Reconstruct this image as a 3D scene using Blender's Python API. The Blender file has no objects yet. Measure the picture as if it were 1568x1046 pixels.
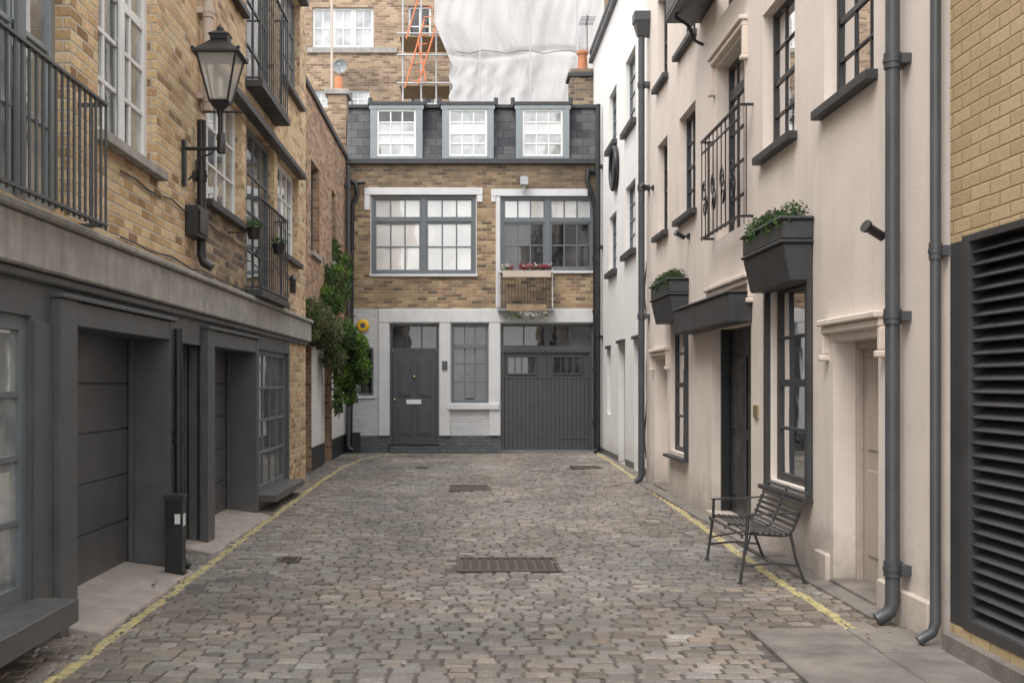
import bpy, bmesh, math, random
from mathutils import Vector, noise as mnoise
random.seed(7)
R=random.uniform
f=1720.0; H=1.55; VX=715.0; VY=588.0; D=25.6
scene=bpy.context.scene

# ------------------------------------------------------------------ materials
class G:
    def __init__(s,name):
        s.m=bpy.data.materials.new(name); s.m.use_nodes=True
        s.nt=s.m.node_tree; s.nt.nodes.clear()
        s.out=s.nt.nodes.new('ShaderNodeOutputMaterial')
        s.b=s.nt.nodes.new('ShaderNodeBsdfPrincipled')
        s.nt.links.new(s.b.outputs[0],s.out.inputs[0])
        g=s.nt.nodes.new('ShaderNodeNewGeometry'); s.pos=g.outputs['Position']; s.nrm=g.outputs['True Normal']
        s.sx=s.sep(s.pos)
    def put(s,sock,v):
        if isinstance(v,bpy.types.NodeSocket): s.nt.links.new(v,sock)
        elif v is not None:
            if sock.type=='RGBA' and len(v)==3: v=(*v,1)
            sock.default_value=v
    def sep(s,v):
        n=s.nt.nodes.new('ShaderNodeSeparateXYZ'); s.put(n.inputs[0],v); return n.outputs
    def comb(s,x,y,z):
        n=s.nt.nodes.new('ShaderNodeCombineXYZ')
        for i,v in enumerate((x,y,z)): s.put(n.inputs[i],v)
        return n.outputs[0]
    def math(s,op,a,b=None,clamp=False):
        n=s.nt.nodes.new('ShaderNodeMath'); n.operation=op; n.use_clamp=clamp
        s.put(n.inputs[0],a); s.put(n.inputs[1],b); return n.outputs[0]
    def noise(s,vec,scale,detail=3,rough=.55):
        n=s.nt.nodes.new('ShaderNodeTexNoise'); s.put(n.inputs['Vector'],vec)
        n.inputs['Scale'].default_value=scale; n.inputs['Detail'].default_value=detail; n.inputs['Roughness'].default_value=rough
        return n.outputs[0]
    def ramp(s,fac,stops):
        n=s.nt.nodes.new('ShaderNodeValToRGB'); s.put(n.inputs[0],fac)
        e=n.color_ramp.elements
        while len(e)<len(stops): e.new(.5)
        for i,(p,c) in enumerate(stops):
            e[i].position=p; e[i].color=(*c,1) if len(c)==3 else c
        return n.outputs[0]
    def mix(s,fac,a,b,blend='MIX'):
        n=s.nt.nodes.new('ShaderNodeMix'); n.data_type='RGBA'; n.blend_type=blend
        s.put(n.inputs[0],fac); s.put(n.inputs[6],a); s.put(n.inputs[7],b); return n.outputs[2]
    def mr(s,v,a,b,c=0.,d=1.):
        n=s.nt.nodes.new('ShaderNodeMapRange')
        s.put(n.inputs[0],v)
        for i,k in enumerate((a,b,c,d)): n.inputs[1+i].default_value=k
        return n.outputs[0]
    def bump(s,h,strength,dist,):
        n=s.nt.nodes.new('ShaderNodeBump'); n.inputs['Strength'].default_value=strength; n.inputs['Distance'].default_value=dist
        s.put(n.inputs['Height'],h); s.put(s.b.inputs['Normal'],n.outputs[0]); return n.outputs[0]
    def gray(s,v): return s.comb(v,v,v)
    def u(s):
        nn=s.sep(s.nrm); c=s.math('GREATER_THAN',s.math('ABSOLUTE',nn[1]),.5)
        return s.math('ADD',s.sx[1],s.math('MULTIPLY',c,s.math('SUBTRACT',s.sx[0],s.sx[1])))
def sc(c,k): return tuple(min(1,x*k) for x in c)

def paint(name,c,rough=.5,var=.12,bump=.15,metal=0,scale=4,streak=0.0,grime=0.0,spec=.5,bd=.004):
    g=G(name)
    n1=g.noise(g.pos,scale,4,.6)
    col=g.mix(g.mr(n1,.3,.7),sc(c,1-var),sc(c,1+var))
    if streak:
        u=g.u()
        st=g.noise(g.comb(g.math('MULTIPLY',u,7),g.math('MULTIPLY',g.sx[2],.5),0),1,4,.6)
        col=g.mix(g.mr(st,.52,.78,0,streak),col,sc(c,.45))
        bl=g.noise(g.pos,.7,4,.65)
        col=g.mix(g.mr(bl,.5,.75,0,streak*.8),col,sc(c,.6))
    if grime:
        gz=g.math('ADD',g.mr(g.sx[2],.75,0.0,0,1),g.math('MULTIPLY',g.math('SUBTRACT',g.noise(g.pos,3.5,4,.7),.5),1.2))
        col=g.mix(g.math('MULTIPLY',g.mr(gz,.35,1.1),grime),col,(.17,.15,.125))
    g.put(g.b.inputs['Base Color'],col)
    g.put(g.b.inputs['Roughness'],g.mr(n1,.3,.7,max(.05,rough-.12),min(1,rough+.12)))
    g.b.inputs['Metallic'].default_value=metal
    g.b.inputs['Specular IOR Level'].default_value=spec
    if bump>=.15: g.bump(g.noise(g.pos,45,3,.6),bump,bd)
    return g.m

def brick(name,stops,mortar,bw=.225,bh=.075,joint=.012,soot=.5,sootc=(.05,.045,.04),bs=.7,topsoot=None,sc0=.9,fv_=.3):
    g=G(name); u=g.u(); v=g.sx[2]
    wv=g.math('SUBTRACT',g.noise(g.pos,4,2),.5)
    u=g.math('ADD',u,g.math('MULTIPLY',wv,.016))
    v=g.math('ADD',v,g.math('MULTIPLY',wv,.014))
    vr=g.math('DIVIDE',v,bh); row=g.math('FLOOR',vr)
    uu=g.math('ADD',g.math('DIVIDE',u,bw),g.math('MULTIPLY',g.math('FLOORED_MODULO',row,2),.5))
    col=g.math('FLOOR',uu); fu=g.math('FRACT',uu); fv=g.math('FRACT',vr)
    du=g.math('MULTIPLY',g.math('MINIMUM',fu,g.math('SUBTRACT',1,fu)),bw)
    dv=g.math('MULTIPLY',g.math('MINIMUM',fv,g.math('SUBTRACT',1,fv)),bh)
    d=g.math('MINIMUM',du,dv)
    fine=g.noise(g.pos,38,3,.7)
    d=g.math('ADD',d,g.math('MULTIPLY',g.math('SUBTRACT',fine,.5),.008))
    mask=g.mr(d,joint/2-.003,joint/2+.003)
    wn=g.nt.nodes.new('ShaderNodeTexWhiteNoise'); wn.noise_dimensions='2D'; g.put(wn.inputs['Vector'],g.comb(col,row,0))
    bc=g.ramp(wn.outputs['Value'],stops)
    bc=g.mix(1,bc,g.gray(g.mr(fine,.25,.75,1-fv_,1+fv_)),'MULTIPLY')
    c=g.mix(mask,mortar,bc)
    so=g.mr(g.noise(g.pos,sc0,5,.62),.48,.74,0,soot)
    c=g.mix(so,c,sootc)
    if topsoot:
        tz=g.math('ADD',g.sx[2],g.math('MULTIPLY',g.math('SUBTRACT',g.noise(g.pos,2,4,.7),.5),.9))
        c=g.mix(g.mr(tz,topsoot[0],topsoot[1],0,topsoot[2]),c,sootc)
    g.put(g.b.inputs['Base Color'],c); g.b.inputs['Roughness'].default_value=.88
    g.b.inputs['Specular IOR Level'].default_value=.25
    hh=g.math('ADD',mask,g.math('MULTIPLY',fine,.45))
    g.bump(hh,bs,.008)
    return g.m

def glass(name,c1,c2,refl=.12,scale=1.3):
    g=G(name)
    c=g.mix(g.mr(g.noise(g.pos,scale,3,.6),.4,.62),c1,c2)
    g.put(g.b.inputs['Base Color'],c); g.b.inputs['Roughness'].default_value=.6; g.b.inputs['Specular IOR Level'].default_value=0
    gl=g.nt.nodes.new('ShaderNodeBsdfGlossy'); gl.inputs['Roughness'].default_value=.02
    bp=g.nt.nodes.new('ShaderNodeBump'); bp.inputs['Strength'].default_value=.12; bp.inputs['Distance'].default_value=.01
    g.put(bp.inputs['Height'],g.noise(g.pos,2.2,2)); g.put(gl.inputs['Normal'],bp.outputs[0])
    fr=g.nt.nodes.new('ShaderNodeFresnel'); fr.inputs[0].default_value=1.5
    fac=g.math('ADD',g.math('MULTIPLY',fr.outputs[0],1.1),refl,True)
    ms=g.nt.nodes.new('ShaderNodeMixShader'); g.put(ms.inputs[0],fac)
    g.nt.links.new(g.b.outputs[0],ms.inputs[1]); g.nt.links.new(gl.outputs[0],ms.inputs[2]); g.nt.links.new(ms.outputs[0],g.out.inputs[0])
    return g.m

def leafmat(name,c):
    g=G(name)
    g.put(g.b.inputs['Base Color'],g.mix(g.mr(g.noise(g.pos,14,2),.3,.7),sc(c,.6),sc(c,1.35)))
    g.b.inputs['Roughness'].default_value=.55
    tr=g.nt.nodes.new('ShaderNodeBsdfTranslucent'); tr.inputs[0].default_value=(*sc(c,1.3),1)
    ms=g.nt.nodes.new('ShaderNodeMixShader'); ms.inputs[0].default_value=.3
    g.nt.links.new(g.b.outputs[0],ms.inputs[1]); g.nt.links.new(tr.outputs[0],ms.inputs[2]); g.nt.links.new(ms.outputs[0],g.out.inputs[0])
    return g.m

M={}
M['stock']=brick('yellow_stock_brick',[(0,(.25,.15,.08)),(.15,(.43,.28,.15)),(.45,(.60,.43,.24)),(.8,(.68,.53,.33)),(1,(.52,.32,.18))],(.52,.46,.385),soot=.35,sootc=(.12,.10,.08),joint=.014)
M['stockdark']=brick('sooty_stock_brick',[(0,(.10,.08,.065)),(.4,(.26,.19,.13)),(.8,(.44,.33,.21)),(1,(.3,.19,.12))],(.36,.33,.28),soot=.5)
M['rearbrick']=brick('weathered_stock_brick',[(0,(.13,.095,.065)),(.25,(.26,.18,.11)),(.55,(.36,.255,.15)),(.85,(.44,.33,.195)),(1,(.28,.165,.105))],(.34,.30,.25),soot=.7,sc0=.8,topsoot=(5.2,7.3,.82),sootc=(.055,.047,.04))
M['redbrick']=brick('red_brown_brick',[(0,(.20,.12,.08)),(.5,(.40,.24,.15)),(1,(.50,.33,.21))],(.40,.36,.3),soot=.45)
M['backbrick']=brick('background_brick',[(0,(.18,.12,.08)),(.5,(.36,.25,.17)),(1,(.45,.33,.22))],(.40,.36,.3),soot=.65)
M['yelbrick']=brick('painted_yellow_brick',[(0,(.41,.31,.18)),(.5,(.45,.34,.20)),(1,(.49,.38,.23))],(.32,.235,.135),bw=.23,bh=.078,joint=.010,soot=.18,bs=.55,sootc=(.28,.2,.12),fv_=.12)
M['whitebrick']=brick('white_painted_brick',[(0,(.50,.51,.53)),(1,(.57,.58,.595))],(.43,.44,.45),soot=.15,sootc=(.33,.34,.34),bs=.4,fv_=.08)
M['greybrick']=brick('grey_painted_brick',[(0,(.10,.11,.12)),(1,(.14,.15,.16))],(.07,.075,.08),soot=.3)
M['slate']=brick('slate_tiles',[(0,(.055,.057,.065)),(.5,(.085,.088,.095)),(1,(.12,.12,.122))],(.03,.031,.034),bw=.28,bh=.2,joint=.008,soot=.35,sootc=(.13,.12,.11))
M['cream']=paint('cream_render',(.73,.65,.59),.8,.05,.4,scale=2.2,streak=.24,grime=.6,bd=.006)
M['creamtrim']=paint('cream_trim',(.70,.615,.55),.75,.06,.2,streak=.3,grime=.5)
M['beige']=paint('beige_door_paint',(.47,.40,.355),.6,.08,.1,streak=.25,grime=.3)
M['whitewall']=paint('white_render',(.77,.765,.75),.8,.04,.3,scale=2,streak=.2,grime=.45,bd=.006)
M['white']=paint('white_paint',(.60,.61,.62),.45,.06,.08,streak=.2)
M['sash']=paint('white_sash_paint',(.72,.73,.73),.4,.05,.05,streak=.1)
M['lightgrey']=paint('pale_grey_paint',(.24,.27,.29),.5,.07,.1,streak=.2)
M['midgrey']=paint('blue_grey_window_paint',(.125,.142,.156),.45,.08,.08)
M['dgrey']=paint('dark_grey_paint',(.080,.086,.093),.5,.14,.15,streak=.35,grime=.45)
M['dgrey2']=paint('garage_grey_paint',(.074,.078,.084),.42,.1,.12,streak=.25,grime=.35)
M['door']=paint('charcoal_door_paint',(.060,.063,.072),.38,.08,.06,streak=.12)
M['black']=paint('black_metal',(.018,.019,.021),.42,.25,.12)
M['bench']=paint('bench_painted_steel',(.035,.036,.038),.32,.3,.1,spec=.8)
M['pipe']=paint('dark_grey_pipe_paint',(.064,.069,.076),.42,.15,.15,streak=.3)
M['louvre']=paint('louvre_paint',(.048,.048,.049),.5,.15,.1,streak=.2)
M['lead']=paint('lead_planter',(.042,.044,.048),.55,.2,.2,streak=.35)
M['concrete']=paint('weathered_concrete',(.33,.32,.30),.9,.2,.5,scale=6,streak=.8,bd=.008)
M['apron']=paint('pinkish_concrete',(.34,.30,.27),.9,.2,.5,scale=5,streak=.4,bd=.008)
M['slab']=paint('worn_paving_slab',(.19,.172,.155),.75,.35,.6,scale=3,streak=.4,bd=.008)
M['dark']=paint('dark_interior',(.012,.012,.013),.7,.2,0)
M['copper']=paint('terracotta',(.50,.21,.11),.8,.15,.2)
M['beigepipe']=paint('beige_pipe_paint',(.52,.44,.37),.55,.08,.1)
M['steel']=paint('galvanised_steel',(.42,.43,.44),.45,.15,.1,metal=.5)
M['orange']=paint('orange_scaffold_paint',(.62,.19,.08),.5,.15,.1)
M['yellow']=paint('yellow_plastic',(.80,.47,.02),.35,.05,0)
M['iron']=paint('rusty_cast_iron',(.075,.058,.047),.6,.35,.4,scale=12)
M['brass']=paint('brass',(.6,.5,.3),.3,.1,0,metal=.9)
M['wood']=paint('scaffold_boards',(.30,.22,.14),.85,.25,.3)
M['gd']=glass('window_glass_dark',(.012,.014,.016),(.055,.057,.06),.045)
M['gm']=glass('window_glass_mid',(.04,.045,.05),(.17,.17,.17),.14)
M['gl']=glass('window_glass_blind_and_painted_reflection',(.50,.51,.51),(.66,.66,.65),.12,.9)  # pale base colour paints in the reflected sky as well as blinds
M['gl2']=glass('window_glass_net_curtain_and_painted_reflection',(.14,.16,.17),(.42,.43,.43),.2,1.6)  # light tones paint bright reflections into the pane, along with net curtains
M['curt']=glass('window_glass_orange_curtain',(.42,.32,.22),(.56,.48,.38),.14,2)
M['leafd']=leafmat('leaf_dark',(.03,.06,.018)); M['leafm']=leafmat('leaf_mid',(.06,.12,.025)); M['leafb']=leafmat('leaf_bright',(.15,.25,.04)); M['leafo']=leafmat('leaf_olive',(.15,.155,.075))
M['petr']=leafmat('petal_pink',(.45,.05,.12)); M['petw']=leafmat('petal_white',(.7,.66,.62)); M['twig']=paint('twig_brown',(.1,.07,.045),.85,.2,.2)
M['litter']=leafmat('dead_leaf',(.20,.13,.06))
g=G('white_scaffold_sheet')
c=g.mix(g.mr(g.noise(g.pos,1.2,4,.6),.3,.7),(.62,.625,.64),(.72,.72,.72)); g.put(g.b.inputs['Base Color'],c); g.b.inputs['Roughness'].default_value=.95; g.b.inputs['Specular IOR Level'].default_value=.1
tr=g.nt.nodes.new('ShaderNodeBsdfTranslucent'); tr.inputs[0].default_value=(.74,.74,.75,1)
ms=g.nt.nodes.new('ShaderNodeMixShader'); ms.inputs[0].default_value=.42
g.nt.links.new(g.b.outputs[0],ms.inputs[1]); g.nt.links.new(tr.outputs[0],ms.inputs[2]); g.nt.links.new(ms.outputs[0],g.out.inputs[0])
g.bump(g.noise(g.comb(g.math('MULTIPLY',g.sx[0],4),0,g.sx[2]),2,4,.6),.2,.03)
M['sheet']=g.m
g=G('lantern_glass'); g.b.inputs['Base Color'].default_value=(.70,.70,.66,1); g.b.inputs['Roughness'].default_value=.15; g.b.inputs['Alpha'].default_value=.42
M['lglass']=g.m
# setts
g=G('granite_setts')
at=g.nt.nodes.new('ShaderNodeAttribute'); at.attribute_name='rnd'
ah=g.nt.nodes.new('ShaderNodeAttribute'); ah.attribute_name='hue'
c=g.ramp(at.outputs['Fac'],[(0,(.115,.104,.092)),(.3,(.175,.160,.143)),(.65,(.225,.206,.185)),(.88,(.275,.253,.228)),(1,(.32,.292,.26))])
tint=g.ramp(ah.outputs['Fac'],[(0,(.95,.99,1.03)),(.4,(.99,.99,.99)),(.75,(1.03,.98,.92)),(1,(1.06,.95,.86))])
c=g.mix(1,c,tint,'MULTIPLY')
c=g.mix(1,c,g.gray(g.mr(g.noise(g.pos,55,4,.75),.25,.75,.62,1.4)),'MULTIPLY')
big=g.noise(g.pos,.8,4,.6)
c=g.mix(1,c,g.gray(g.mr(big,.3,.7,.72,1.25)),'MULTIPLY')
c=g.mix(g.mr(g.noise(g.pos,2.3,5,.7),.55,.72,0,.6),c,(.08,.071,.061))
al=g.nt.nodes.new('ShaderNodeAttribute'); al.attribute_name='line'
lm=g.mr(g.math('ABSOLUTE',al.outputs['Fac']),.042,.032)
wear=g.mr(g.noise(g.pos,18,4,.75),.66,.46,.12,.88)
c=g.mix(g.math('MULTIPLY',lm,wear),c,(.52,.45,.20))
g.put(g.b.inputs['Base Color'],c); g.put(g.b.inputs['Roughness'],g.mr(big,.3,.7,.42,.70))
g.bump(g.noise(g.pos,60,4,.7),.6,.006)
M['sett']=g.m
M['mortar']=paint('sett_joint_dirt',(.10,.09,.078),.95,.35,.5,scale=10)
M['ground']=paint('ground_dirt',(.12,.11,.1),.95,.2,.3)

# ------------------------------------------------------------------ builders
def empty(name,loc=(0,0,0)):
    e=bpy.data.objects.new(name,None); scene.collection.objects.link(e); e.location=loc; e.empty_display_size=.2; return e
class Fac:
    def __init__(s,kind,off): s.k=kind; s.o=off
    def map(s,u,v,w):
        if s.k=='L': return (s.o+w,u,v)
        if s.k=='R': return (s.o-w,u,v)
        return (u,s.o-w,v)
    def U(s,x,w=0):
        if s.k=='L': return -(s.o+w)*f/(VX-x)
        if s.k=='R': return (s.o-w)*f/(x-VX)
        return (x-VX)*(s.o-w)/f
    def Z(s,x,y,w=0):
        d=s.U(x,w) if s.k!='F' else s.o-w
        return H+(VY-y)*d/f
class Part:
    def __init__(s,name,parent=None,bevel=0):
        s.name=name;s.p=parent;s.v=[];s.f=[];s.mi=[];s.sm=[];s.ml=[];s.bv=bevel
    def m(s,k):
        if k not in s.ml: s.ml.append(k)
        return s.ml.index(k)
    def poly(s,pts,mat,smooth=False):
        i=len(s.v); s.v+=[tuple(p) for p in pts]; s.f.append(tuple(range(i,i+len(pts)))); s.mi.append(s.m(mat)); s.sm.append(smooth)
    def hexa(s,P8,mat):
        i=len(s.v); s.v+=[tuple(p) for p in P8]
        for q in ((0,3,2,1),(4,5,6,7),(0,1,5,4),(1,2,6,5),(2,3,7,6),(3,0,4,7)):
            s.f.append(tuple(i+k for k in q)); s.mi.append(s.m(mat)); s.sm.append(False)
    def box(s,F,u0,u1,v0,v1,w0,w1,mat):
        if u0>u1:u0,u1=u1,u0
        s.hexa([F.map(u0,v0,w0),F.map(u1,v0,w0),F.map(u1,v1,w0),F.map(u0,v1,w0),F.map(u0,v0,w1),F.map(u1,v0,w1),F.map(u1,v1,w1),F.map(u0,v1,w1)],mat)
    def wbox(s,x0,x1,y0,y1,z0,z1,mat):
        s.hexa([(x0,y0,z0),(x1,y0,z0),(x1,y1,z0),(x0,y1,z0),(x0,y0,z1),(x1,y0,z1),(x1,y1,z1),(x0,y1,z1)],mat)
    def tube(s,pts,r,mat,seg=10,caps=True):
        pts=[Vector(p) for p in pts]; n=len(pts); rs=r if isinstance(r,(list,tuple)) else [r]*n
        base=len(s.v); k=s.m(mat)
        up=None
        for i,p in enumerate(pts):
            t=(pts[min(i+1,n-1)]-pts[max(i-1,0)])
            if t.length<1e-9: t=Vector((0,0,1))
            t.normalize()
            if up is None:
                up=Vector((0,0,1)) if abs(t.z)<.9 else Vector((1,0,0))
            a=t.cross(up)
            if a.length<1e-4: a=t.cross(Vector((0,1,0)))
            a.normalize(); b=a.cross(t).normalized(); up=b
            for j in range(seg):
                an=2*math.pi*j/seg; q=p+(a*math.cos(an)+b*math.sin(an))*rs[i]; s.v.append(tuple(q))
        for i in range(n-1):
            for j in range(seg):
                j2=(j+1)%seg
                s.f.append((base+i*seg+j,base+i*seg+j2,base+(i+1)*seg+j2,base+(i+1)*seg+j)); s.mi.append(k); s.sm.append(True)
        if caps:
            for i in (0,n-1): s.poly([s.v[base+i*seg+j] for j in range(seg)],mat)
    def ball(s,c,r,mat,seg=12,rings=8,sz=1):
        pts=[];rs=[]
        for i in range(rings+1):
            a=math.pi*i/rings; pts.append((c[0],c[1],c[2]-math.cos(a)*r*sz)); rs.append(max(1e-4,math.sin(a)*r))
        s.tube(pts,rs,mat,seg,False)
    def leaves(s,c,rad,n,size,mats,droop=0,cull=-.32):
        for _ in range(n):
            while True:
                p=Vector((R(-1,1),R(-1,1),R(-1,1)))
                if p.length<=1: break
            k=mnoise.noise(Vector((c[0]+p.x*rad[0],c[1]+p.y*rad[1],c[2]+p.z*rad[2]))*4)
            if k<cull : continue
            P=Vector((c[0]+p.x*rad[0],c[1]+p.y*rad[1],c[2]+p.z*rad[2]))
            d=Vector((R(-1,1),R(-1,1),R(-1,1)-droop)).normalized(); e=d.cross(Vector((R(-1,1),R(-1,1),R(-1,1)))).normalized()
            L=size*R(.6,1.4); wd=L*R(.35,.55)
            n2=d.cross(e)*L*.12
            m=mats[min(len(mats)-1,max(0,int((k*.9+.5+p.z*.25+R(-.3,.3))*len(mats))))]
            i=len(s.v)
            s.v+=[tuple(P),tuple(P+d*L*.5+e*wd*.5+n2),tuple(P+d*L),tuple(P+d*L*.5-e*wd*.5+n2)]
            s.f.append((i,i+1,i+2,i+3)); s.mi.append(s.m(m)); s.sm.append(False)
    def done(s):
        me=bpy.data.meshes.new(s.name); me.from_pydata(s.v,[],s.f)
        for k in s.ml: me.materials.append(M[k])
        me.polygons.foreach_set('material_index',s.mi); me.polygons.foreach_set('use_smooth',s.sm); me.update()
        o=bpy.data.objects.new(s.name,me); scene.collection.objects.link(o)
        if s.p:
            o.parent=s.p
            o.location=(-s.p.location[0],-s.p.location[1],-s.p.location[2]); o.matrix_parent_inverse.identity()
        if s.bv:
            b=o.modifiers.new('bevel','BEVEL'); b.width=s.bv; b.segments=1; b.limit_method='ANGLE'; b.angle_limit=math.radians(50)
        return o

def wall(P,F,u0,u1,v0,v1,holes,matfn,depth=.2,us=(),vs=(),revmat=None):
    hs=[(min(a,b),max(a,b),c,d) for a,b,c,d in holes]
    U=sorted(set([u0,u1]+[x for x in us if u0<x<u1]+[x for h in hs for x in h[:2] if u0<x<u1]))
    V=sorted(set([v0,v1]+[x for x in vs if v0<x<v1]+[x for h in hs for x in h[2:] if v0<x<v1]))
    for i in range(len(U)-1):
        for j in range(len(V)-1):
            cu=(U[i]+U[i+1])/2; cv=(V[j]+V[j+1])/2
            if any(h[0]<cu<h[1] and h[2]<cv<h[3] for h in hs): continue
            P.poly([F.map(U[i],V[j],0),F.map(U[i+1],V[j],0),F.map(U[i+1],V[j+1],0),F.map(U[i],V[j+1],0)],matfn(cu,cv))
    for h in hs:
        m=revmat or matfn(h[0]-.01,(h[2]+h[3])/2); a,b,c,d=h
        for q in (((a,c),(a,d)),((b,c),(b,d)),((a,d),(b,d)),((a,c),(b,c))):
            (p0,q0),(p1,q1)=q
            P.poly([F.map(p0,q0,0),F.map(p1,q1,0),F.map(p1,q1,-depth),F.map(p0,q0,-depth)],m)

def window(P,F,u0,u1,v0,v1,w,fr,gl,nx,ny,fw=.05,bw=.02,sash=False,dep=.05):
    if u0>u1:u0,u1=u1,u0
    e=.003
    P.box(F,u0-e,u0+fw,v0-e,v1+e,w-dep,w,fr); P.box(F,u1-fw,u1+e,v0-e,v1+e,w-dep,w,fr)
    P.box(F,u0+fw,u1-fw,v0-e,v0+fw,w-dep,w-.002,fr); P.box(F,u0+fw,u1-fw,v1-fw,v1+e,w-dep,w-.002,fr)
    a,b,c,d=u0+fw,u1-fw,v0+fw,v1-fw
    for i in range(1,nx):
        x=a+(b-a)*i/nx; P.box(F,x-bw/2,x+bw/2,c,d,w-.035,w-.012,fr)
    for j in range(1,ny):
        y=c+(d-c)*j/ny; t=bw/2
        if sash and j==ny//2: t=bw*1.1
        P.box(F,a,b,y-t,y+t,w-.037,w-.009,fr)
    for i in range(nx):
        for j in range(ny):
            x0=a+(b-a)*i/nx;x1=a+(b-a)*(i+1)/nx;y0=c+(d-c)*j/ny;y1=c+(d-c)*(j+1)/ny
            t1,t2,t3=R(-.0015,.0015),R(-.0015,.0015),w-.027
            gg=gl if isinstance(gl,str) else gl[min(len(gl)-1,j)]
            P.poly([F.map(x0,y0,t3-t1-t2),F.map(x1,y0,t3+t1-t2),F.map(x1,y1,t3+t1+t2),F.map(x0,y1,t3-t1+t2)],gg)
def railing(P,F,u0,u1,v0,v1,w,mat,n,r=.008,ends=True):
    if u0>u1:u0,u1=u1,u0
    for z in (v0+.03,v1): P.box(F,u0,u1,z-.009,z+.009,w-.018,w+.018,mat)
    for i in range(n+1):
        u=u0+(u1-u0)*i/n; P.tube([F.map(u,v0,w),F.map(u,v1,w)],r,mat,6)
    if ends:
        for u in (u0,u1):
            P.box(F,u-.012,u+.012,v1-.012,v1+.012,-.05,w-.02,mat); P.box(F,u-.012,u+.012,v0+.018,v0+.042,-.05,w-.02,mat)
            k=max(2,int(w/.1))
            for j in range(1,k): P.tube([F.map(u,v0+.03,w*j/k),F.map(u,v1,w*j/k)],r,mat,6)
def downpipe(name,F,u,z0,z1,r,w,mat,collars=(),shoe=True,hopper=None):
    P=Part(name)
    pts=[F.map(u,z1,w),F.map(u,z0+.12,w)]
    if shoe: pts+=[F.map(u,z0+.06,w+.02),F.map(u,z0+.01,w+.10)]
    P.tube(pts,r,mat,14)
    for z in collars:
        P.tube([F.map(u,z-.05,w),F.map(u,z+.05,w)],r*1.22,mat,14)
        P.tube([F.map(u,z-.012,w),F.map(u,z+.012,w)],r*1.34,mat,14)
        P.box(F,u-r*1.9,u+r*1.9,z-.03,z+.03,-.01,w-r*.6,mat)
    if hopper:
        z=hopper
        P.hexa([F.map(u-r*1.2,z-.2,0.0),F.map(u+r*1.2,z-.2,0.0),F.map(u+r*1.2,z-.2,w+r*1.2),F.map(u-r*1.2,z-.2,w+r*1.2),
                F.map(u-r*2.6,z+.02,0.0),F.map(u+r*2.6,z+.02,0.0),F.map(u+r*2.6,z+.02,w+r*2.2),F.map(u-r*2.6,z+.02,w+r*2.2)],mat)
        P.box(F,u-r*2.8,u+r*2.8,z+.02,z+.16,-.0,w+r*2.5,mat)
    return P.done()

# ------------------------------------------------------------------ ground & road
P=Part('ground'); P.poly([(-200,-120,-.09),(200,-120,-.09),(200,300,-.09),(-200,300,-.09)],'ground'); P.done()
def dish(x): return -.035*(1-min(1,(x/2.7)**2))
lineL=[(3,-2.16),(5.8,-2.17),(11.5,-2.26),(17.5,-2.33),(21,-2.34),(23.3,-2.2),(24.6,-1.9),(25.2,-1.4)]
lineR=[(3,2.43),(9.1,2.47),(15.5,2.66),(21,2.84),(26,2.93)]
def interp(L,y):
    if y<=L[0][0]: return L[0][1]
    for (a,b),(c,d) in zip(L,L[1:]):
        if y<=c: return b+(d-b)*(y-a)/(c-a)
    return L[-1][1]
covers=[(-.09,.80,9.5,10.25),(-.27,.33,16.6,17.6),(-1.68,-1.50,9.9,10.2),(-.95,-.75,21.,21.4),(1.95,2.5,20.6,21.4)]
slab=(1.78,2.86,2.0,7.15)
V=[];Fc=[];rnd=[];ln=[];hue=[]
y=1.0
while y<D:
    h=R(.088,.122); x=-3.0+R(-.15,0)
    tone=R(-.06,.06)
    while x<3.1:
        w=R(.10,.20)
        cx,cy=x+w/2,y+h/2
        skip=any(c[0]-.03<cx<c[1]+.03 and c[2]-.02<cy<c[3]+.02 for c in covers) or (slab[0]<cx and slab[2]<cy<slab[3])
        if not skip:
            g_=.0055; zt=dish(cx)+R(-.006,.006)+.014*mnoise.noise(Vector((cx*1.2,cy*1.2,9))); tx,ty=R(-.035,.035),R(-.05,.05)
            rr=min(1,max(0,random.gauss(.48,.21)+tone+.45*mnoise.noise(Vector((cx*.9,cy*.5,3)))))
            hh_=min(1,max(0,R(0,1)*.8+.1+.5*mnoise.noise(Vector((cx*.6,cy*.35,7)))))
            i=len(V)
            jx=[R(-.007,.007) for _ in range(4)]; jy=[R(-.006,.006) for _ in range(4)]
            for k,(ins,dz) in enumerate(((g_,-.045),(g_+.0015,-.010),(g_+.012,0),)):
                for q,(sx_,sy_) in enumerate(((0,0),(1,0),(1,1),(0,1))):
                    px=(x+ins if sx_==0 else x+w-ins)+jx[q]
                    py=(y+ins if sy_==0 else y+h-ins)+jy[q]
                    py+=.05*mnoise.noise(Vector((px*.7,y*.4,1)))
                    V.append((px,py,zt+dz+(px-cx)*tx+(py-cy)*ty)); rnd.append(rr); hue.append(hh_)
                    dl=px-interp(lineL,py); dr=px-interp(lineR,py)
                    if py>21.5: 
                        s_=(interp(lineL,py+.1)-interp(lineL,py-.1))/.2; dl/=math.sqrt(1+s_*s_)
                    ln.append(dl if abs(dl)<abs(dr) else dr)
            for a in (0,4):
                for q in range(4): Fc.append((i+a+q,i+a+(q+1)%4,i+a+4+(q+1)%4,i+a+4+q))
            Fc.append((i+8,i+9,i+10,i+11))
        x+=w
    y+=h
road=empty('cobbled_road')
me=bpy.data.meshes.new('setts'); me.from_pydata(V,[],Fc); me.materials.append(M['sett'])
for nm,arr in (('rnd',rnd),('line',ln),('hue',hue)):
    a=me.attributes.new(nm,'FLOAT','POINT'); a.data.foreach_set('value',arr)
me.update()
o=bpy.data.objects.new('setts',me); scene.collection.objects.link(o); o.parent=road
P=Part('joint_bed',road)
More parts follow.
